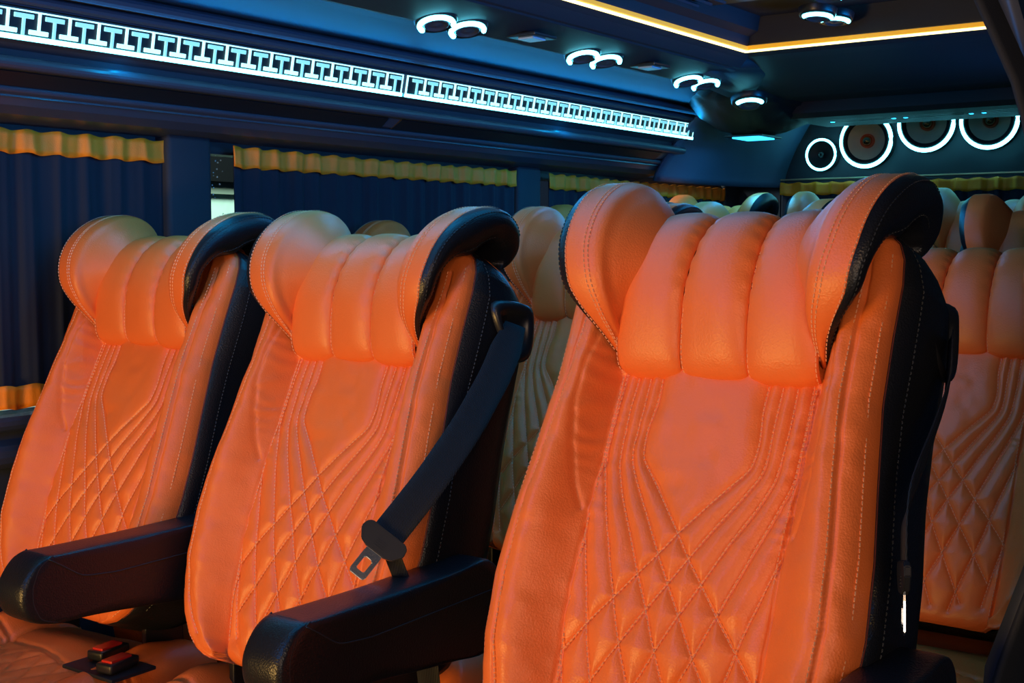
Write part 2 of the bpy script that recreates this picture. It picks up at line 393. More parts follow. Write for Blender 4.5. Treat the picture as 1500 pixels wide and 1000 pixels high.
key_panel(.70, 2.238, 1.255 - 9 * .0597, .0597, 26, 'long backlit key pattern panel on the left header, nearer the camera')
key_panel(2.252, 3.692, 2.288, .05696, 25, 'long backlit key pattern panel on the left header, farther towards the rear')
area('panel_glow', (.222, 1.48, 1.5005), (.222, 1.48, 1.0), 1.5, 3.6, (.0, .42, 1), sy=.012)
area('panel_glow', (.222, 2.97, 1.5005), (.222, 2.97, 1.0), 1.38, 3.4, (.0, .42, 1), sy=.012)

# ------------------------------------------------------------------ amber strips round the tray
r = empty('amber_light_strip', (.700, YA, 1.668), 'amber light strip along the ceiling tray, running beside the ring lights', 'light strip', 'amber strips round the ceiling tray')
boxobj('tape', (-.001, 1.75, -.003), (.008, 3.50, .008), 'amber', r); boxobj('diffuser', (.007, 1.75, .002), (.008, 3.50, .009), 'amberedge', r)
r = empty('amber_light_strip', (.70, 3.055, 1.668), 'amber light strip crossing the cabin at the rear edge of the ceiling tray', 'light strip', 'amber strips round the ceiling tray')
boxobj('tape', (.336, 0, -.003), (.68, .009, .008), 'amber', r); boxobj('diffuser', (.336, -.008, .003), (.68, .008, .010), 'amberedge', r)

# ------------------------------------------------------------------ ring lights
def arc_ring(name, R, rr, a0, a1, m, parent, n=40, z=0):
    a = np.radians(np.linspace(a0, a1, n)); P = np.stack([R * np.cos(a), R * np.sin(a), np.full(n, z)], -1)
    rad = np.full(n, rr); rad[0] = rad[-1] = rr * .7
    return tube(name, P, rad, m, parent, 8)
def lathe(name, prof, m, parent, n=32, mi=None):
    V = [(r_ * math.cos(a), r_ * math.sin(a), z) for r_, z in prof for a in np.linspace(0, 2 * PI, n, endpoint=False)]
    F = grid_faces(len(prof), n, True)
    return pyobj(name, V, F, m, parent, True, mi)
def ring_light(loc, R, rot, label, group, open_deg=235, mid=0, power=.55):
    """ceiling spot with a cyan ring round a dark swivelling nozzle; local -z looks down, local +y towards the viewer's side"""
    e = empty('ring_light', loc, label, 'ceiling light', group); e.rotation_euler = rot
    lathe('housing', [(R * 1.36, .016), (R * 1.30, .002), (R * 1.18, -.004), (R * 1.02, -.003), (R * .80, -.003), (R * .74, .004), (.0005, .006)], 'plastic', e)
    arc_ring('light_ring', R, R * .16, mid - open_deg / 2, mid + open_deg / 2, 'ring', e, z=-.007)
    lathe('nozzle', [(R * .80, -.002), (R * .78, -.007), (R * .66, -.010), (R * .60, -.007), (R * .3, -.007), (.0005, -.009)], 'gloss', e)
    a = area('ring_glow', (0, 0, -.03), (0, 0, -1), R * 1.6, power * .6, (.0, .30, 1), 'DISK'); a.parent = e
    return e
tilt = (math.radians(-8), math.radians(-15), 0)
labs = ['nearest', 'middle', 'farthest']
for (y1_, y2_), q in zip(((1.950, 2.045), (2.490, 2.585), (3.012, 3.105)), labs):
    z_ = 1.597
    ring_light((.552, y1_, z_), .034, tilt, 'cyan ring light, front one of the %s pair along the left duct' % q, 'paired ring lights on the left duct', mid=-60)
    ring_light((.556, y2_, z_ + .001), .034, tilt, 'cyan ring light, rear one of the %s pair along the left duct' % q, 'paired ring lights on the left duct', mid=-60)
ring_light((.538, 3.422, 1.575), .040, (math.radians(-14), math.radians(-10), 0), 'single cyan ring light on the dark rear corner housing', None, open_deg=130, mid=-60, power=1.2)
for i, (x, y, q) in enumerate(((.965, 2.885, 'rear left one'), (.978, 2.962, 'rearmost one'), (1.072, 2.672, 'one at the top edge of the picture'))):
    ring_light((x + .0, y, 1.704), .034, (math.radians(-8), 0, 0), 'cyan ring light in the dark ceiling tray, %s' % q, 'ring lights in the ceiling tray', mid=-62, open_deg=150, power=.5)
for x, y, q in ((.585, 2.235, 'nearer'), (.575, 2.765, 'farther')):
    e = empty('reading_lamp', (x, y, 1.604), 'small unlit rectangular reading lamp between ring lights, %s one' % q, 'reading lamp', 'unlit reading lamps on the left duct')
    boxobj('bezel', (0, 0, -.001), (.075, .085, .008), 'plastic', e, .003); boxobj('lens', (.0, 0, -.006), (.040, .048, .005), 'readlens', e, .0015)
e = empty('corner_lamp', (.372, 3.81, 1.512), 'bright cyan flat lamp under the dark rear corner housing', 'lamp')
boxobj('bezel', (0, 0, -.001), (.13, .16, .006), 'plastic', e, .002); boxobj('lens', (0, 0, -.005), (.095, .12, .006), 'cyanlamp', e, .001)
a = area('corner_glow', (0, 0, -.02), (0, 0, -1), .10, 1.6, CY); a.parent = e
# louvre grille in the tray
e = empty('air_grille', (.78, 2.45, 1.74), 'dark air grille with long slats in the ceiling tray', 'air grille')
boxobj('frame', (-.02, -.35, .0), (.25, 1.35, .012), 'plastic', e, .003)
for k in range(5): boxobj('slat', (-.115 + .035 * k, -.35, -.012), (.024, 1.20, .006), 'gloss', e, rot=Matrix.Rotation(math.radians(35), 3, 'Y'))

# ------------------------------------------------------------------ shelf fixtures and corner
for i, (x0, x1, q) in enumerate(((.575, .805, 'left'), (.815, 1.045, 'middle'), (1.055, 1.285, 'right'))):
    e = empty('vent_strip', ((x0 + x1) / 2, 3.915, 1.568), 'long framed vent under the rear shelf, %s one' % q, 'vent', 'framed vents under the rear shelf')
    W = x1 - x0
    boxobj('frame', (0, 0, -.003), (W, .20, .006), 'gloss', e, .002); boxobj('grille', (0, 0, -.0065), (W - .04, .12, .003), 'plastic', e)
    for k in range(3): boxobj('slat', (0, -.04 + .04 * k, -.009), (W - .05, .006, .004), 'gloss', e)
    for s in (-1, 1):
        boxobj('spot', (s * (W / 2 - .014), .03, -.009), (.012, .014, .005), 'cyanlamp', e, .002)
area('shelf_glow', (.93, 3.86, 1.556), (.93, 3.7, 0), 1.2, 2.0, (.02, .42, 1), sy=.05, spread=120)

# ------------------------------------------------------------------ speakers
def speaker(x, z, R, label, big=True):
    e = empty('speaker', (x, 4.368, z), label, 'speaker', 'round speakers on the rear board' if big else None)
    e.rotation_euler = (PI / 2, 0, 0)   # local +z faces the cabin (-y)
    lathe('housing', [(R * .98, -.032), (R * .98, .004), (R * .93, .008), (R * .85, .004)], 'plastic', e)
    arc_ring('light_ring', R * .93, R * .075, 0, 360, 'ring', e, 56, z=.012)
    if big:
        lathe('surround', [(R * .90, .0), (R * .88, .016), (R * .80, .020), (R * .72, .012), (R * .66, .004)], 'surround', e)
        lathe('cone', [(R * .70, .010), (R * .45, .000), (R * .24, -.010)], 'cone', e)
        lathe('cone_ring', [(R * .265, -.010), (R * .255, .003), (R * .215, .005), (R * .195, -.006)], 'copper', e)
        lathe('dust_cap', [(R * .20, -.008), (R * .17, .006), (R * .10, .013), (.0005, .016)], 'dome', e)
    else:
        lathe('surround', [(R * .88, .0), (R * .84, .014), (R * .66, .010), (R * .3, .002), (.0005, .0)], 'surround', e)
        lathe('tweeter', [(R * .20, .0), (R * .18, .012), (R * .09, .018), (.0005, .02)], 'plastic', e)
    pass
    return e
# openings for the cones are covered by the board; the speakers sit proud on it
speaker(.384, 1.486, .0585, 'small round speaker in a cyan ring, leftmost on the rear board', False)
speaker(.551, 1.528, .097, 'large speaker in a cyan ring with brass centre, next to the small one')
speaker(.763, 1.578, .100, 'middle one of the three big cyan ringed speakers, top hidden by the shelf')
speaker(.974, 1.576, .098, 'large speaker in a cyan ring at the right edge, beside the black curtain')

# ------------------------------------------------------------------ seats
TH = math.radians(22); PZ = .505
def loc3(u, t, n):
    u, t, n = np.broadcast_arrays(u, t, n)
    return np.stack([u, t * math.sin(TH) - n * math.cos(TH), PZ + t * math.cos(TH) + n * math.sin(TH)], -1)
WT = np.array([[.010, .10], [.014, .135], [.022, .158], [.04, .180], [.07, .200], [.10, .212], [.16, .224], [.23, .228], [.31, .224], [.39, .215], [.48, .206], [.56, .205], [.62, .206], [.650, .203], [.668, .196], [.680, .183], [.690, .160], [.695, .12]])
def wof(t): return np.interp(t, WT[:, 0], WT[:, 1])
def upan(t): return np.interp(t, [0, .1, .2, .3, .4, .5, .6, .7], [.112, .122, .126, .126, .127, .129, .13, .13])
# quilting lines of the centre panel; each is stitched on both halves, mirrored
QS = [[(.069, .50), (.068, .469), (.073, .425), (.069, .395), (.045, .368), (0, .312), (-.02, .284), (-.04, .26), (-.065, .228), (-.093, .195), (-.118, .162)],
      [(.086, .50), (.085, .45), (.086, .41), (.083, .39), (.067, .362), (.042, .323), (.021, .288), (0, .254), (-.021, .221), (-.047, .178), (-.068, .145), (-.102, .09)],
      [(.103, .50), (.104, .45), (.102, .41), (.10, .385), (.085, .349), (.062, .305), (.041, .261), (.02, .221), (0, .178), (-.018, .14), (-.045, .085), (-.062, .05)],
      [(.121, .50), (.122, .44), (.121, .385), (.104, .334), (.085, .282), (.065, .229), (.046, .178), (.028, .138), (.005, .088), (-.014, .04)],
      [(.127, .310), (.115, .27), (.098, .212), (.088, .17), (.072, .12), (.055, .07), (.045, .035)],
      [(.124, .165), (.112, .115), (.098, .05)]]
QLINES = []
for q in QS:
    p = smoothpoly(q, .003, 10); QLINES += [p, p * np.array([-1, 1])]
def side_line(f, t0, t1):
    t = np.arange(t0, t1, .003); u = f(t); return [np.stack([u, t], -1), np.stack([-u, t], -1)]
FLAP = smoothpoly([(.135, .325), (.144, .35), (.152, .40), (.157, .45), (.156, .50), (.150, .56)], .003, 8)
SEAMS = side_line(lambda t: wof(t) - .030, .045, .64) + side_line(lambda t: upan(t), .012, .50) + [FLAP, FLAP * np.array([-1, 1])]
def dist_field(lines, U, T, maxd=.03):
    """distance from each surface sample to the nearest seam line"""
    P = np.vstack([resample(l, .002) for l in lines]); out = np.full(U.shape, maxd)
    order = np.argsort(P[:, 1]); P = P[order]
    for i in range(U.shape[0]):
        t = T[i, 0]; a, b = np.searchsorted(P[:, 1], [t - maxd, t + maxd]); Q = P[a:b]
        if len(Q) == 0: continue
        d = np.sqrt(((U[i][:, None] - Q[None, :, 0]) ** 2 + (T[i][:, None] - Q[None, :, 1]) ** 2)).min(1)
        out[i] = np.minimum(out[i], d)
    return out
def nbase(u, t):
    """height of the seat back's front over its pivot plane, seams left out"""
    u = np.asarray(u, float); t = np.asarray(t, float); au = np.abs(u); wv = wof(t); up = upan(t)
    cen = np.interp(t, [0, .05, .1, .2, .31, .4, .5, .6, .7], [.0, .010, .018, .026, .025, .018, .010, .005, 0])
    crest = np.interp(t, [0, .06, .15, .3, .45, .55, .64, .69], [.022, .042, .062, .066, .060, .050, .040, .028])
    edge = .036
    a = np.clip(au / up, 0, 1); inner = cen - .006 * a ** 2
    b = np.clip((au - up) / np.maximum(wv - .045 - up, 1e-3), 0, 1)
    mid = (cen - .006) + (crest - cen + .006) * sstep(b, 0, 1) ** .8
    c = np.clip((au - (wv - .045)) / .045, 0, 1)
    outer = crest + (edge - crest) * c ** 1.6
    n = np.where(au < up, inner, np.where(au < wv - .045, mid, outer))
    d = np.minimum(wv - au, np.minimum((t - .010) * 1.0, (.697 - t) * 1.0)); d = np.clip(d, 0, .022)
    return n - .020 * (1 - np.sqrt(np.clip(1 - (1 - d / .022) ** 2, 0, 1)))
def smooth_noise(shape, step, seed):
    r = np.random.default_rng(seed); ny, nx = shape; g = r.standard_normal((ny // step + 3, nx // step + 3))
    yi = np.arange(ny) / step; xi = np.arange(nx) / step
    y0 = yi.astype(int); x0 = xi.astype(int); fy = sstep(yi - y0, 0, 1)[:, None]; fx = sstep(xi - x0, 0, 1)[None, :]
    a = g[y0][:, x0]; b_ = g[y0][:, x0 + 1]; c = g[y0 + 1][:, x0]; d = g[y0 + 1][:, x0 + 1]
    return (a * (1 - fx) + b_ * fx) * (1 - fy) + (c * (1 - fx) + d * fx) * fy
def dashes(lines, posf, nrmf, pitch=.0062, ln=.0044, wd=.0015, ht=.0012, lift=.0004, skip=None):
    V = []; F = []
    for L in lines:
        Q = resample(L, pitch)
        if len(Q) < 3: continue
        P = posf(Q); N = nrmf(Q); T = np.gradient(P, axis=0); T /= np.linalg.norm(T, axis=1)[:, None] + 1e-9
        B = np.cross(N, T); B /= np.linalg.norm(B, axis=1)[:, None] + 1e-9
        for i in range(len(Q)):
            if skip is not None and skip(Q[i]): continue
            c = P[i] + N[i] * lift; o = len(V)
            for sx in (-1, 1):
                for sy in (-1, 1): V.append(c + T[i] * sx * ln / 2 + B[i] * sy * wd / 2)
            for sx in (-1, 1): V.append(c + T[i] * sx * ln * .3 + N[i] * ht)
            F += [(o, o + 1, o + 5, o + 4)[::1], (o + 2, o + 3, o + 5, o + 4), (o, o + 2, o + 4), (o + 1, o + 3, o + 5), (o + 0, o + 1, o + 4), (o, o + 1, o + 3, o + 2)]
    F = [f for f in F]
    return V, F
def fix_dash(name, VF, m, parent):
    V, F = VF
    G = []
    for o in range(0, len(V), 6):   # 0(-,-) 1(-,+) 2(+,-) 3(+,+) 4(-top) 5(+top)
        G += [(o, o + 2, o + 5, o + 4), (o + 1, o + 4, o + 5, o + 3), (o, o + 4, o + 1), (o + 2, o + 3, o + 5)]
    s = pyobj(name, V, G, m, parent, False); s['kind'] = 'stuff'; return s

def groove(d, w, depth): return -depth * np.exp(-(d / w) ** 2)
def seatback(parent, res, sc):
    nc = int(236 * res) | 1; nr = int(330 * res)
    t = .0105 + (.6965 - .0105) * np.linspace(0, 1, nr)
    e = np.linspace(-1, 1, nc); e = np.sign(e) * (1 - (1 - np.abs(e)) ** 1.06)
    T = np.repeat(t[:, None], nc, 1); U = wof(T) * e[None, :]
    n = nbase(U, T)
    if res > .4:
        dq = dist_field(QLINES, U, T, .03); inp = (np.abs(U) < upan(T) - .001) & (T < .51)
        puff = .0062 * (1 - np.exp(-(dq / .0085) ** 1.3)); n += np.where(inp, puff - .0036, 0) + np.where(inp, groove(dq, .0019, .0022), 0)
        ds = dist_field(SEAMS, U, T, .03)
        n += groove(ds, .0022, .0032) - .0022 * np.exp(-ds / .008)
        # wrinkles gathered beside the panel seams
        wob = smooth_noise(U.shape, 9, 3) * .0007 + smooth_noise(U.shape, 26, 4) * .0012
        wr = np.sin((T * 250 + 60 * np.abs(U)) + 2.5 * smooth_noise(U.shape, 14, 8)) * .0017 * np.exp(-((np.abs(U) - .142) / .012) ** 2) * sstep(T, .34, .42) * (1 - sstep(T, .5, .55))
        wr2 = np.sin(T * 330 + 2.5 * smooth_noise(U.shape, 18, 9)) * .0006 * np.exp(-((np.abs(U) - .118) / .012) ** 2) * sstep(T, .27, .33) * (1 - sstep(T, .42, .48))
        n += wob + wr + wr2
    V = loc3(U * sc, T, n).reshape(-1, 3)
    back = pyobj('backrest', V, grid_faces(nr, nc), 'orange', parent)
    # black shell round the sides and the back
    nr2 = max(24, int(70 * res) + 10); t2 = np.r_[np.linspace(.0105, .08, nr2 // 4), np.linspace(.085, .60, nr2 // 3), np.linspace(.61, .6965, nr2 // 2)]
    prof = [(0, .0345, 0), (.006, .030, 0), (.017, .008, .4), (.026, -.030, 1), (.029, -.065, 1), (.024, -.095, 1), (.006, -.118, .8), (-.05, -.128, .4), (-.12, -.130, 0)]
    rows = []
    for tt in t2:
        wv = float(wof(tt)); en = float(nbase(wv - 1e-5, tt)) + .001
        dd = float(np.interp(tt, [0, .03, .08, .5, .58, .62, .64, .665, .68, .69, .70], [.35, .75, 1, 1, .93, .82, .72, .50, .28, .12, .03]))
        k = float(np.interp(tt, [0, .1, .4, .55, .62, .66, .70], [.3, .5, .6, 1.0, 1.0, .6, .1]))
        half = []
        for du, nn, wk in prof:
            uu = wv + (du if wk == 0 else du * (k if du > 0 else 1)) * 1.0
            half.append((max(uu, .02 * (1 if du > -.1 else 0)), en - (.0345 - nn) * dd))
        rows.append(half + [(-u_, n_) for u_, n_ in half[::-1]])
    R = np.array(rows); V = loc3(R[:, :, 0] * sc, np.repeat(t2[:, None], R.shape[1], 1), R[:, :, 1])
    k_ = R.shape[1]; F = [tuple(q) for q in grid_faces(len(t2), k_)[:, ::-1]]
    # close the bottom and the top of the shell
    F.append(tuple(range(k_))); F.append(tuple((len(t2) - 1) * k_ + i for i in range(k_))[::-1])
    sh = pyobj('back_shell', V.reshape(-1, 3), F, 'black', back)
    if res > .4:
        pos = lambda Q: loc3(Q[:, 0] * sc, Q[:, 1], nbase(Q[:, 0], Q[:, 1]) - .0026)
        pos2 = lambda Q: loc3(Q[:, 0] * sc, Q[:, 1], nbase(Q[:, 0], Q[:, 1]) - .0008)
        nv = lambda Q: np.tile(np.array([0, -math.cos(TH), math.sin(TH)]), (len(Q), 1))
        clip = [q[np.abs(q[:, 0]) < upan(q[:, 1]) - .002] for q in QLINES]
        ext = side_line(lambda t: wof(t) - .0345, .045, .64) + side_line(lambda t: wof(t) - .008, .03, .65) + side_line(lambda t: upan(t) - .004, .02, .497)
        fix_dash('stitching', dashes(clip, pos, nv), 'thread', back)
        fix_dash('edge_stitching', dashes(ext, pos2, nv), 'thread', back)
        # dark seam line and light piping at the border of the leather
        for s in (-1, 1):
            tt = np.r_[np.arange(.03, .6, .01), np.arange(.6, .694, .003)]; uu = wof(tt)
            P = loc3(s * (uu + .001) * sc, tt, nbase(uu - 1e-5, tt) + .0)
            tube('piping', P, .0009, 'seam', back, 6)
            R_ = []
            for i_, tt_ in enumerate(t2): R_.append(V[i_, 5 if s > 0 else k_ - 6])
            R_ = np.array(R_); R_ = R_[t2 > .60]
            tube('piping', R_, .0011, 'orange', back, 6)
            # stitches on the black side
            Q = V[:, 2 if s > 0 else k_ - 3]; Qr = resample(Q[(t2 > .05)], .0062)
            fix_dash('side_stitching', dashes([Qr], lambda q: q, lambda q: np.tile([s, 0, 0.], (len(q), 1))), 'bthread', back)
    return back

PADP = np.array([(.497, -.010), (.498, .008), (.502, .020), (.518, .033), (.55, .045), (.59, .056), (.63, .054), (.665, .044), (.692, .026), (.710, .004), (.717, -.022), (.712, -.050), (.69, -.072), (.66, -.082)])
PADW = [.127, .129, .130, .130, .130, .129, .127, .124, .121, .118, .115, .112, .110, .110]
def headpad(parent, res, sc):
    m = int(64 * res) + 14; s = np.linspace(0, 1, m); k = np.linspace(0, 1, len(PADP))
    P = np.stack([np.interp(s, k, PADP[:, 0]), np.interp(s, k, PADP[:, 1])], -1); hw = np.interp(s, k, PADW)
    for _ in range(3 if res < .4 else 8): P[1:-1] = .25 * P[:-2] + .5 * P[1:-1] + .25 * P[2:]
    tg = np.gradient(P, axis=0); tg /= np.linalg.norm(tg, axis=1)[:, None]; N = np.stack([-tg[:, 1], tg[:, 0]], -1)
    if N[m // 3, 1] < 0: N = -N
    core = None
    c = int(30 * res) + 9; r = np.random.default_rng(12)
    # the core carries the three flutes
    Pc = P - N * .010; V = np.stack([np.array([(u * hw[i] * .97, Pc[i, 0], Pc[i, 1]) for u in (-1, -.33, .33, 1)]) for i in range(m)])
    core = pyobj('head_pad', loc3(V[..., 0] * sc, V[..., 1], V[..., 2]).reshape(-1, 3), grid_faces(m, 4), 'seam', parent)
    sm = core.modifiers.new('s', 'SOLIDIFY'); sm.thickness = .006
    for f in range(3):
        a, b = -1 + 2 * f / 3, -1 + 2 * (f + 1) / 3
        x = np.linspace(-1, 1, c); x = np.sign(x) * (1 - (1 - np.abs(x)) ** 1.25)
        uu = (a + b) / 2 + (b - a) / 2 * x * (1.0)
        bul = np.clip(1 - np.abs(x) ** 2.8, 0, 1) ** .62
        endf = np.sqrt(np.clip(1 - (1 - np.clip(s / .05, 0, 1)) ** 2, 0, 1)) * (.62 + .50 * sstep(s, .15, .55))
        H = .015 * bul[None, :] * endf[:, None] - .008
        if res > .4:
            seam = np.exp(-((1 - np.abs(x)) / .28) ** 2)
            pk = np.sin(s * 120 + 2.0 * np.interp(s, np.linspace(0, 1, 14), r.standard_normal(14)) + f)[:, None] * seam[None, :] * .0011 * (sstep(s, .28, .42) * (1 - sstep(s, .72, .85)) + .25)[:, None]
            H = H + pk + smooth_noise(H.shape, 12, 20 + f) * .0007
        V = np.empty((m, c, 3))
        V[..., 0] = hw[:, None] * uu[None, :]
        V[..., 1] = P[:, 0][:, None] + N[:, 0][:, None] * H; V[..., 2] = P[:, 1][:, None] + N[:, 1][:, None] * H
        fo = pyobj('flute', loc3(V[..., 0] * sc, V[..., 1], V[..., 2]).reshape(-1, 3), grid_faces(m, c)[:, ::-1], 'orange', core)
    if res > .4:
        sel = (s > .04) & (s < .80)
        for f in (-1, -1 / 3, 1 / 3, 1):
            L = np.stack([(hw * (f * .985 + (.025 if abs(f) < 1 else 0)))[sel] * sc, P[sel, 0] - N[sel, 0] * .0045, P[sel, 1] - N[sel, 1] * .0045], -1)
            fix_dash('stitching', dashes([loc3(L[:, 0], L[:, 1], L[:, 2])], lambda q: q, lambda q: np.tile([0, -math.cos(TH), math.sin(TH)], (len(q), 1))), 'thread', core)
        L = np.stack([np.linspace(-.12, .12, 40) * sc, np.full(40, .502), np.full(40, .026)], -1)
    return core

WO = catmull_closed([(.522, .002), (.540, .045), (.562, .078), (.595, .102), (.632, .108), (.670, .100), (.705, .080), (.735, .050), (.756, .012), (.762, -.025), (.750, -.056), (.724, -.072), (.695, -.066), (.665, -.04), (.62, -.02), (.575, -.02), (.540, -.015)], 4)
def wing(parent, side, res, sc):
    st = 1 if res > .4 else 2
    O = WO[::st]; n = len(O); c = np.array([.650, .022])
    rs = np.array([0, .15, .3, .45, .58, .7, .8, .87, .92, .955, .98, 1.0]) if res > .4 else np.array([0, .3, .6, .85, .97, 1.0])
    def mid(t): return np.interp(t, [.52, .54, .556, .58, .63, .70, .745, .77], [.130, .136, .144, .155, .165, .172, .177, .180])
    def hb(t): return .0225 * sstep(t, .505, .585) + .0030
    WW = np.interp(np.arange(n) * st / 4, range(18), [.002, .016, .026, .032, .038, .046, .056, .064, .066, .062, .055, .042, .018, .002, .001, .001, .001, .002])
    rows = []; mi = []
    def layer(sgn):
        L = []
        for r_ in rs[::1]:
            q = c + (O - c) * r_; tm = O[:, 0] * r_ ** 2 + c[0] * (1 - r_ ** 2)
            um = mid(q[:, 0]); h = hb(q[:, 0])
            rnd = .006 * (1 - math.sqrt(max(0, 1 - max(0, (r_ - .93) / .07) ** 2)))
            if sgn > 0: u = um + h + .030 * (1 - r_ ** 2.2) * sstep(q[:, 0], .53, .60) - rnd
            else: u = um - h - .060 * (1 - r_ ** 2.1) * sstep(q[:, 0], .53, .64) * (.68 + .32 * sstep(.115 - q[:, 1], .01, .09)) + rnd
            if sgn < 0 and res > .4: u = u + .0022 * math.exp(-((r_ - .87) / .02) ** 2)
            if sgn > 0 and res > .4: u = u - .0030 * math.exp(-((r_ - .955) / .02) ** 2)
            L.append(np.stack([u, q[:, 0], q[:, 1]], -1))
        return L
    inn = layer(-1); out = layer(1)
    q = c + (O - c) * 1.012; um = mid(q[:, 0]); h = hb(q[:, 0])
    edge = [np.stack([um - h * .5, q[:, 0], q[:, 1]], -1), np.stack([um, q[:, 0] + (O - c)[:, 0] * .003, q[:, 1] + (O - c)[:, 1] * .003], -1), np.stack([um + h * .6, q[:, 0], q[:, 1]], -1)]
    # orange part: inner face and rim; black part: outer face
    A = np.array(inn + edge + [out[-1]]); B = [out[-1]]
    dr = c - O; dr /= np.linalg.norm(dr, axis=1)[:, None]
    def black(k):
        q = O + dr * (WW * k)[:, None]; um = mid(q[:, 0]); h = hb(O[:, 0])
        bul = .014 * math.sin(PI * min(k, 1) ** .8) * np.clip(WW / .05, 0, 1.15) + .006 * k
        return np.stack([mid(O[:, 0]) + h * (1 - .25 * k) + bul * sstep(q[:, 0], .52, .60), q[:, 0], q[:, 1]], -1)
    for k in ((.04, .12, .25, .4, .55, .7, .82, .92, 1.0) if res > .4 else (.2, .5, .8, 1.0)): B.append(black(k))
    l = black(1.0); l2 = l.copy(); l2[:, 0] = .150; l2[:, 1:] += dr * .006; B.append(l2); B = np.array(B)
    def mk(name, G, m_, par):
        V = loc3(side * G[..., 0] * sc, G[..., 1], G[..., 2]).reshape(-1, 3); F = grid_faces(len(G), n, True)
        if (side > 0) ^ False: F = F[:, ::-1]
        return pyobj(name, V, F, m_, par)
    wg = mk('headrest_wing', A, 'orange', parent)
    bk = mk('wing_backing', B, 'black', wg)
    if res > .4:
        sel = slice(2, int(n * .62))
        # two stitch rows on the rim, one row on the black face
        q = c + (O - c) * 1.016
        for k_ in (-.55, -.32, .72):
            um = mid(q[:, 0]) + hb(q[:, 0]) * k_; L = loc3(side * um[sel] * sc, q[sel, 0], q[sel, 1])
            nrm = np.array([0, -math.cos(TH), math.sin(TH)])
            fix_dash('stitching', dashes([L], lambda x: x, lambda x: np.tile(nrm, (len(x), 1)), lift=.0002), 'thread', wg)
        for kk in (.12, .86):
            g_ = black(kk); L = loc3(side * g_[sel, 0] * sc, g_[sel, 1], g_[sel, 2])
            fix_dash('stitching', dashes([L], lambda x: x, lambda x: np.tile([side, 0, 0.], (len(x), 1))), 'bthread', wg)
    return wg

def cushion(parent, res, sc):
    nx = int(120 * res) | 1; ny = int(160 * res)
    x = np.linspace(-1, 1, nx); y = np.linspace(-.52, .15, ny); X, Y = np.meshgrid(x, y); HWc = .245
    # rounded plan: narrower at the corners
    dy = np.minimum(Y + .52, .15 - Y); hw = HWc - .03 * (1 - np.sqrt(np.clip(1 - (1 - np.clip(dy / .05, 0, 1)) ** 2, 0, 1)))
    XX = X * hw
    ax = np.abs(XX); z = -.055 + .026 * sstep(ax, .135, .185) - .004 * (ax / .14) ** 2 * (ax < .14)
    z += .012 * np.exp(-((Y - .03) / .05) ** 2) * 1.0
    d = np.minimum(hw - ax, dy); z -= .07 * (1 - np.sqrt(np.clip(1 - (1 - np.clip(d / .06, 0, 1)) ** 2, 0, 1)))
    g = lambda D, w_, dep: -dep * np.exp(-(D / w_) ** 2)
    z += g(np.abs(ax - .138), .004, .006) + g(np.abs(Y + .035 + .02 * np.sin(XX * 9)), .004, .006) * (ax < .235)
    inq = (ax < .134) & (Y < -.045)
    a = np.abs(((XX + .62 * Y) / .052) % 1 - .5) * .052; b_ = np.abs(((XX - .62 * Y) / .052) % 1 - .5) * .052
    dq = np.minimum(a, b_); z += np.where(inq, .0045 * (1 - np.exp(-dq / .006)) - .003, 0)
    for yy in (-.03, -.15, -.27, -.40):
        z += g(np.abs(Y - yy + .1 * (ax - .14)), .0035, .005) * (ax > .142)
    z += smooth_noise(XX.shape, 14, 31) * .0016 + smooth_noise(XX.shape, 30, 32) * .0022
    top = np.stack([XX * sc, Y, PZ + z], -1).reshape(-1, 3)
    nb = nx * ny; V = list(top); F = [tuple(q) for q in grid_faces(ny, nx)]
    loop = [i for i in range(nx)] + [r_ * nx + nx - 1 for r_ in range(1, ny)] + [(ny - 1) * nx + i for i in range(nx - 2, -1, -1)] + [r_ * nx for r_ in range(ny - 2, 0, -1)]
    low = []
    for i in loop: p = top[i]; V.append((p[0] * .97, p[1] * .98, PZ - .175)); low.append(len(V) - 1)
    L = len(loop)
    for i in range(L): F.append((loop[(i + 1) % L], loop[i], low[i], low[(i + 1) % L]))
    F.append(tuple(low[::-1]))
    cu = pyobj('seat_cushion', V, F, 'orange', parent)
    return cu

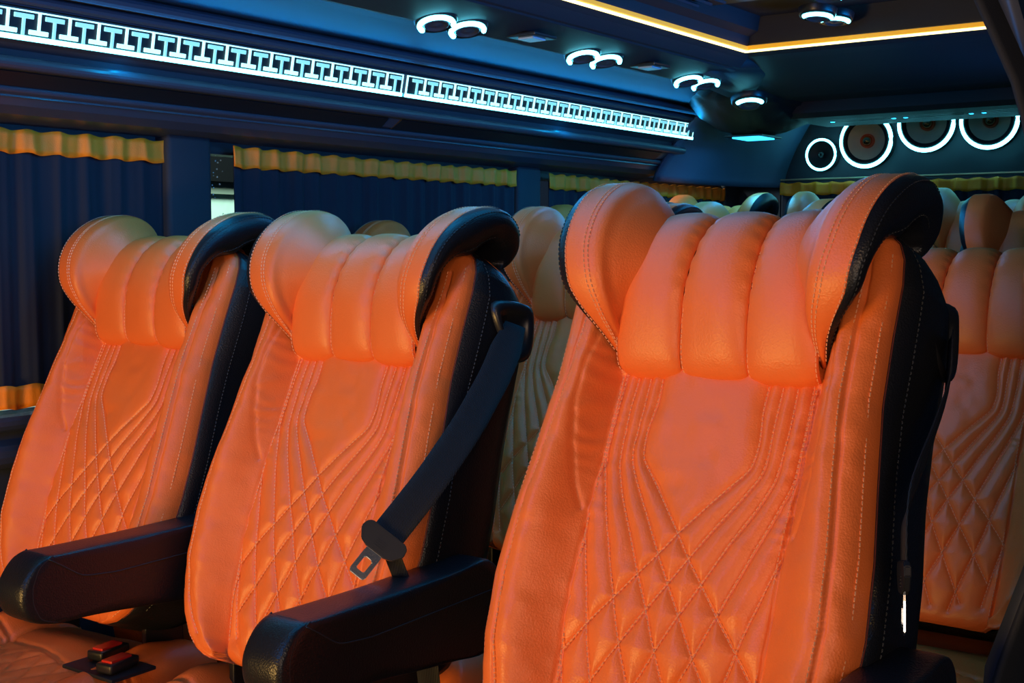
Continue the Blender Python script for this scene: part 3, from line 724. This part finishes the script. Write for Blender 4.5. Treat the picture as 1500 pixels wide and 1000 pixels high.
def armrest(parent, x0, x1, yf, yr, zt, zb, res):
    """padded bar: rounded front, gently tapering towards the rear; stitched cap on its front"""
    cx = (x0 + x1) / 2; hw = (x1 - x0) / 2
    # side outline, clockwise from rear top
    O = catmull_closed([(yr, zt + .003), (yr - .10, zt + .002), (yf + .09, zt + .002), (yf + .035, zt + .0), (yf + .006, zt - .028), (yf, zt - .058), (yf + .012, zt - .085), (yf + .05, zb + .004), (yf + .12, zb), (yr - .10, zb - .018), (yr, zb - .022), (yr + .03, (zt + zb) / 2)], 6)
    c = O.mean(0); n = len(O)
    lay = []
    for s_, r_ in ((-1, .0), (-1, .55), (-1, .86), (-.93, .94), (-.75, .985), (-.45, 1.0), (0, 1.004), (.45, 1.0), (.75, .985), (.93, .94), (1, .86), (1, .55), (1, 0)):
        shr = O - c; L_ = np.linalg.norm(shr, axis=1)[:, None]; q = c + shr * (1 - (1 - r_) * np.minimum(1, .055 / L_ * 1.0)) if r_ > .5 else c + shr * r_
        lay.append(np.stack([np.full(n, cx + s_ * hw), q[:, 0], q[:, 1]], -1))
    V = np.array(lay).reshape(-1, 3); F = grid_faces(len(lay), n, True)
    ar = pyobj('armrest', V, F, 'black', parent)
    # raised seam between the front cap and the side, as on the photograph
    for s in (1, -1):
        P = smoothpoly([(yf + .045, zt + .002), (yf + .022, zt - .010), (yf + .010, zt - .038), (yf + .010, zt - .062), (yf + .022, zt - .088), (yf + .05, zb + .006)], .004, 4)
        tube('cap_seam', [(cx + s * (hw - .001), p[0] + .008, p[1]) for p in P], .0012, 'bthread', ar, 6, (1, 0, 0))
        P = smoothpoly([(yf + .045, zt - .002), (yf + .065, zt - .014), (yf + .10, zt - .038), (yf + .16, zt - .044), (yr, zt - .040)], .006, 4)
        tube('side_seam', [(cx + s * (hw + .0002), p[0], p[1]) for p in P], .0010, 'bthread', ar, 6, (1, 0, 0))
    tube('cap_seam', [(cx + k_ * hw * .93, yf + .047, zt + .0022 - .010 * abs(k_) ** 6) for k_ in np.linspace(-1, 1, 14)], .0012, 'bthread', ar, 6, (0, 1, 0))
    return ar

def belt(parent, side, mode='full'):
    """shoulder guide, webbing, tongue plate; side +1 puts it on the right of the seat"""
    S = side
    def q(u, y, z): return (S * u, y, z)
    g = empty_part = None
    bm = bmesh.new()
    gv = [(.225, .245, 1.070), (.240, .305, 1.062), (.242, .318, 1.035), (.244, .305, .985), (.242, .275, .975), (.236, .255, 1.00), (.228, .236, 1.045)]
    O = catmull_closed(gv, 4)
    cen = O.mean(0); V = []; rows = []
    for off, k in ((0, 1.0), (.008, .96), (.011, .80), (.006, .62), (.000, .5), (-.002, 0)):
        rows.append([(S * (p[0] + off - .0), p[1] - off * .3, p[2]) for p in (cen + (O - cen) * k - (np.array([.012, -.01, 0]) if mode == 'back' else 0))])
    n = len(O); V = [p for r_ in rows for p in r_]
    gd = pyobj('belt_guide', V, grid_faces(len(rows), n, True), 'plastic', parent)
    if mode == 'guide': return gd
    NR = (.62, -.75, .25) if mode == 'full' else (.9, .40, 0)
    # webbing
    P = smoothpoly(PATHC if mode == 'back' else [(.252, .262, 1.035), (.262, .20, .965), (.262, .13, .895), (.250, .06, .825), (.225, -.005, .755)], .01, 6)
    T = np.gradient(P, axis=0); T /= np.linalg.norm(T, axis=1)[:, None]
    Wd = []
    for i in range(len(P)):
        k = i / (len(P) - 1); nrm = np.array(NR); w_ = np.cross(T[i], nrm); w_ /= np.linalg.norm(w_); Wd.append(w_)
    V = []
    hwid = np.interp(np.linspace(0, 1, len(P)), [0, .12, 1], [.016, .0235, .0235])
    nr_ = np.array(NR, float); nr_ /= np.linalg.norm(nr_)
    for i in range(len(P)):
        for k in (-1, -.5, 0, .5, 1): V.append(P[i] + Wd[i] * hwid[i] * k - nr_ * .0015 * k * k)
    V = [(S * p[0], p[1], p[2]) for p in V]
    wb = pyobj('seat_belt', V, grid_faces(len(P), 5), 'web', parent)
    sm = wb.modifiers.new('s', 'SOLIDIFY'); sm.thickness = .0018
    # lower run of the belt, going back down from the tongue
    P2 = smoothpoly([(.225, -.002, .750), (.240, .01, .70), (.262, .03, .62), (.27, .04, .50)], .01, 3); V = []
    for i in range(len(P2)):
        for k in (-1, 0, 1): V.append((S * (P2[i][0] + .002), P2[i][1] - k * .0, P2[i][2]) + np.array(Wd[-1]) * .021 * k * np.array([S, 1, 1]))
    if mode == 'full':
        o2 = pyobj('lap_webbing', V, grid_faces(len(P2), 3), 'web', wb); sm = o2.modifiers.new('s', 'SOLIDIFY'); sm.thickness = .0018
    # tongue
    e = P[-1]; t_ = T[-1]; w_ = Wd[-1]; nn = np.cross(w_, t_); nn /= np.linalg.norm(nn)
    if nn[1] > 0: nn = -nn
    def fr(a, b, c): p = e + w_ * a + t_ * b + nn * c; return (S * p[0], p[1], p[2])
    def plate(name, outline, th, m, par, hole=None, z0=0.0):
        bm = bmesh.new()
        if hole is None:
            vs = [bm.verts.new(fr(a, b, z0)) for a, b in outline]; bm.faces.new(vs)
        else:
            A = [bm.verts.new(fr(a, b, z0)) for a, b in outline]; B = [bm.verts.new(fr(a, b, z0)) for a, b in hole]; N_ = len(A)
            for i in range(N_): bm.faces.new((A[i], A[(i + 1) % N_], B[(i + 1) % N_], B[i]))
        r_ = bmesh.ops.extrude_face_region(bm, geom=list(bm.faces))
        d_ = Vector((S * nn[0], nn[1], nn[2])) * th
        for g_ in r_['geom']:
            if isinstance(g_, bmesh.types.BMVert): g_.co += d_
        bmesh.ops.recalc_face_normals(bm, faces=list(bm.faces))
        bmesh.ops.bevel(bm, geom=[ed for ed in bm.edges if ed.calc_face_angle(0) > .6], offset=min(th * .3, .0012), segments=2, affect='EDGES')
        return bobj(name, bm, m, par)
    plate('tongue_grip', [(-.034, -.006), (-.028, -.011), (.028, -.011), (.034, -.006), (.036, .004), (.026, .018), (.014, .022), (-.014, .022), (-.026, .018), (-.036, .004)], .007, 'plastic', wb, z0=-.001)
    for k in range(4): plate('grip_rib', [(-.008, .004 + k * .0032), (.008, .004 + k * .0032), (.008, .0054 + k * .0032), (-.008, .0054 + k * .0032)], .0015, 'darkpan', wb, z0=.0055)
    plate('latch_plate', [(-.012, .018), (.012, .018), (.013, .028), (.013, .058), (.010, .062), (-.010, .062), (-.013, .058), (-.013, .028)], .0022, 'chrome', wb,
          hole=[(-.004, .034), (.004, .034), (.0065, .036), (.0065, .051), (.005, .053), (-.005, .053), (-.0065, .051), (-.0065, .036)], z0=.002)
    return wb

def base(parent, sc):
    bo = boxobj('seat_base', (0, -.20, .20), (.40 * sc, .44, .26), 'plastic', parent, .02, smooth=True)
    for sx in (-1, 1):
        boxobj('leg', (sx * .17 * sc, -.34, .04), (.05, .08, .08), 'plastic', parent, .006); boxobj('leg', (sx * .17 * sc, -.04, .04), (.05, .08, .08), 'plastic', parent, .006)
    for sx in (-1, 1): boxobj('hinge_bracket', (sx * .15 * sc, .09, PZ - .07), (.012, .08, .14), 'plastic', parent, .003)
    return bo

def make_seat(loc, label, group, res, sc, arm=None, belt_side=0):
    r = empty('passenger_seat', loc, label, 'seat', group)
    base(r, sc); cushion(r, max(res, .35), sc); seatback(r, res, sc); headpad(r, res, sc); wing(r, -1, res, sc); wing(r, 1, res, sc)
    if arm: armrest(r, *arm, 1)
    if belt_side: belt(r, belt_side)
    return r
def copy_tree(o, parent=None):
    c = o.copy(); C.objects.link(c); c.parent = parent
    for ch in list(o.children): copy_tree(ch, c)
    return c
def strip(o, names):
    for ch in list(o.children):
        if ch.name.split('.')[0] in names:
            for g in list(ch.children): bpy.data.objects.remove(g)
            bpy.data.objects.remove(ch)
G1 = 'orange quilted passenger seats'
sA = make_seat((.279, 1.260, 0), 'orange quilted seat at the far left, beside the navy curtain, front row', G1, 1.0, 1, (.224, .292, -.265, .15, .702, .598), 0)
def clone(src, loc, label, rz=0, rx=0, drop=(), sx=1):
    r = copy_tree(src); r.location = loc; r.scale = (sx, 1, 1); r['label'] = label; r.rotation_euler = (math.radians(rx), 0, math.radians(rz))
    strip(r, drop); return r
PATHC = [(.244, .28, 1.03), (.252, .25, .97), (.252, .18, .91), (.256, .10, .86), (.262, .088, .80)]
sB = clone(sA, (.810, 1.250, 0), 'orange seat in the middle of the front row, black belt hanging down its side')
belt(sB, 1)
sC = clone(sA, (1.490, 1.117, .028), 'largest orange quilted seat, nearest the camera, right of the seat with the hanging belt', rx=-1.3)
belt(sC, 1, 'back')
belt(sA, -1, 'guide')
sA2 = clone(sA, (.268, 2.035, .004), 'second row window seat, only its pale headrest shows between two front seats', sx=.96, drop=('armrest', 'belt_guide', 'seat_belt'))
sB2 = clone(sA2, (.765, 1.985, .027), 'second row seat showing between the belted seat and the largest seat', sx=.96)
sD = clone(sA2, (1.490, 2.062, .000), 'brownish quilted second row seat at the right edge, behind the largest seat', rx=-4.2)
lo = make_seat((.268, 2.83, .065), 'window seat of the third row, its headrest just left of the largest seat', G1, .34, .96, None, 0)
sB3 = clone(lo, (.765, 2.79, .062), 'third row seat whose small pink headrest shows just above the largest seat')
sC3 = clone(lo, (1.485, 2.80, .065), 'third row seat with round pinkish headrest wing, directly above the brownish seat')
la = make_seat((.255, 3.56, .118), 'last row seat in the rear left corner, its black sided headrest wing shows', G1, .34, .83, None, 0)
for x, q in ((.695, 'last row seat, tan wing below the golden band, left of the largest headrest'), (1.13, 'last row seat with blue topped wing just right of the largest headrest'), (1.57, 'last row seat in the rear right corner')):
    clone(la, (x, 3.56, .118), q)
# platform under the rear rows and the plinth of the right hand front seats
o = boxobj('trim_17', (.93, 2.62, .031), (1.8, .60, .060), 'floor'); o['kind'] = 'structure'
o = boxobj('trim_18', (.93, 3.68, .057), (1.8, 1.46, .114), 'floor'); o['kind'] = 'structure'
o = boxobj('trim_19', (1.49, .92, .013), (.5, .6, .026), 'floor'); o['kind'] = 'structure'
o = boxobj('trim_20', (.752, 1.79, .012), (.44, .6, .024), 'floor'); o['kind'] = 'structure'

# ------------------------------------------------------------------ buckles on the cushions
e = empty('belt_buckle_strap', (.47, 1.21, .478), 'navy base plate under two red belt buttons on the far left cushion', 'buckle plate')
boxobj('plate', (.0, .0, -.004), (.13, .085, .006), 'web', e, .002)
for x, y, q in ((.435, 1.235, 'left'), (.500, 1.205, 'right')):
    e = empty('belt_buckle', (x, y, .480), 'black belt buckle with red press button on the far left cushion, %s one' % q, 'belt buckle', 'red buttoned buckles')
    e.rotation_euler = (0, 0, math.radians(8))
    boxobj('buckle_housing', (0, 0, .007), (.034, .062, .016), 'plastic', e, .004, smooth=True); boxobj('press_button', (0, -.002, .0155), (.022, .044, .006), 'red', e, .0015)
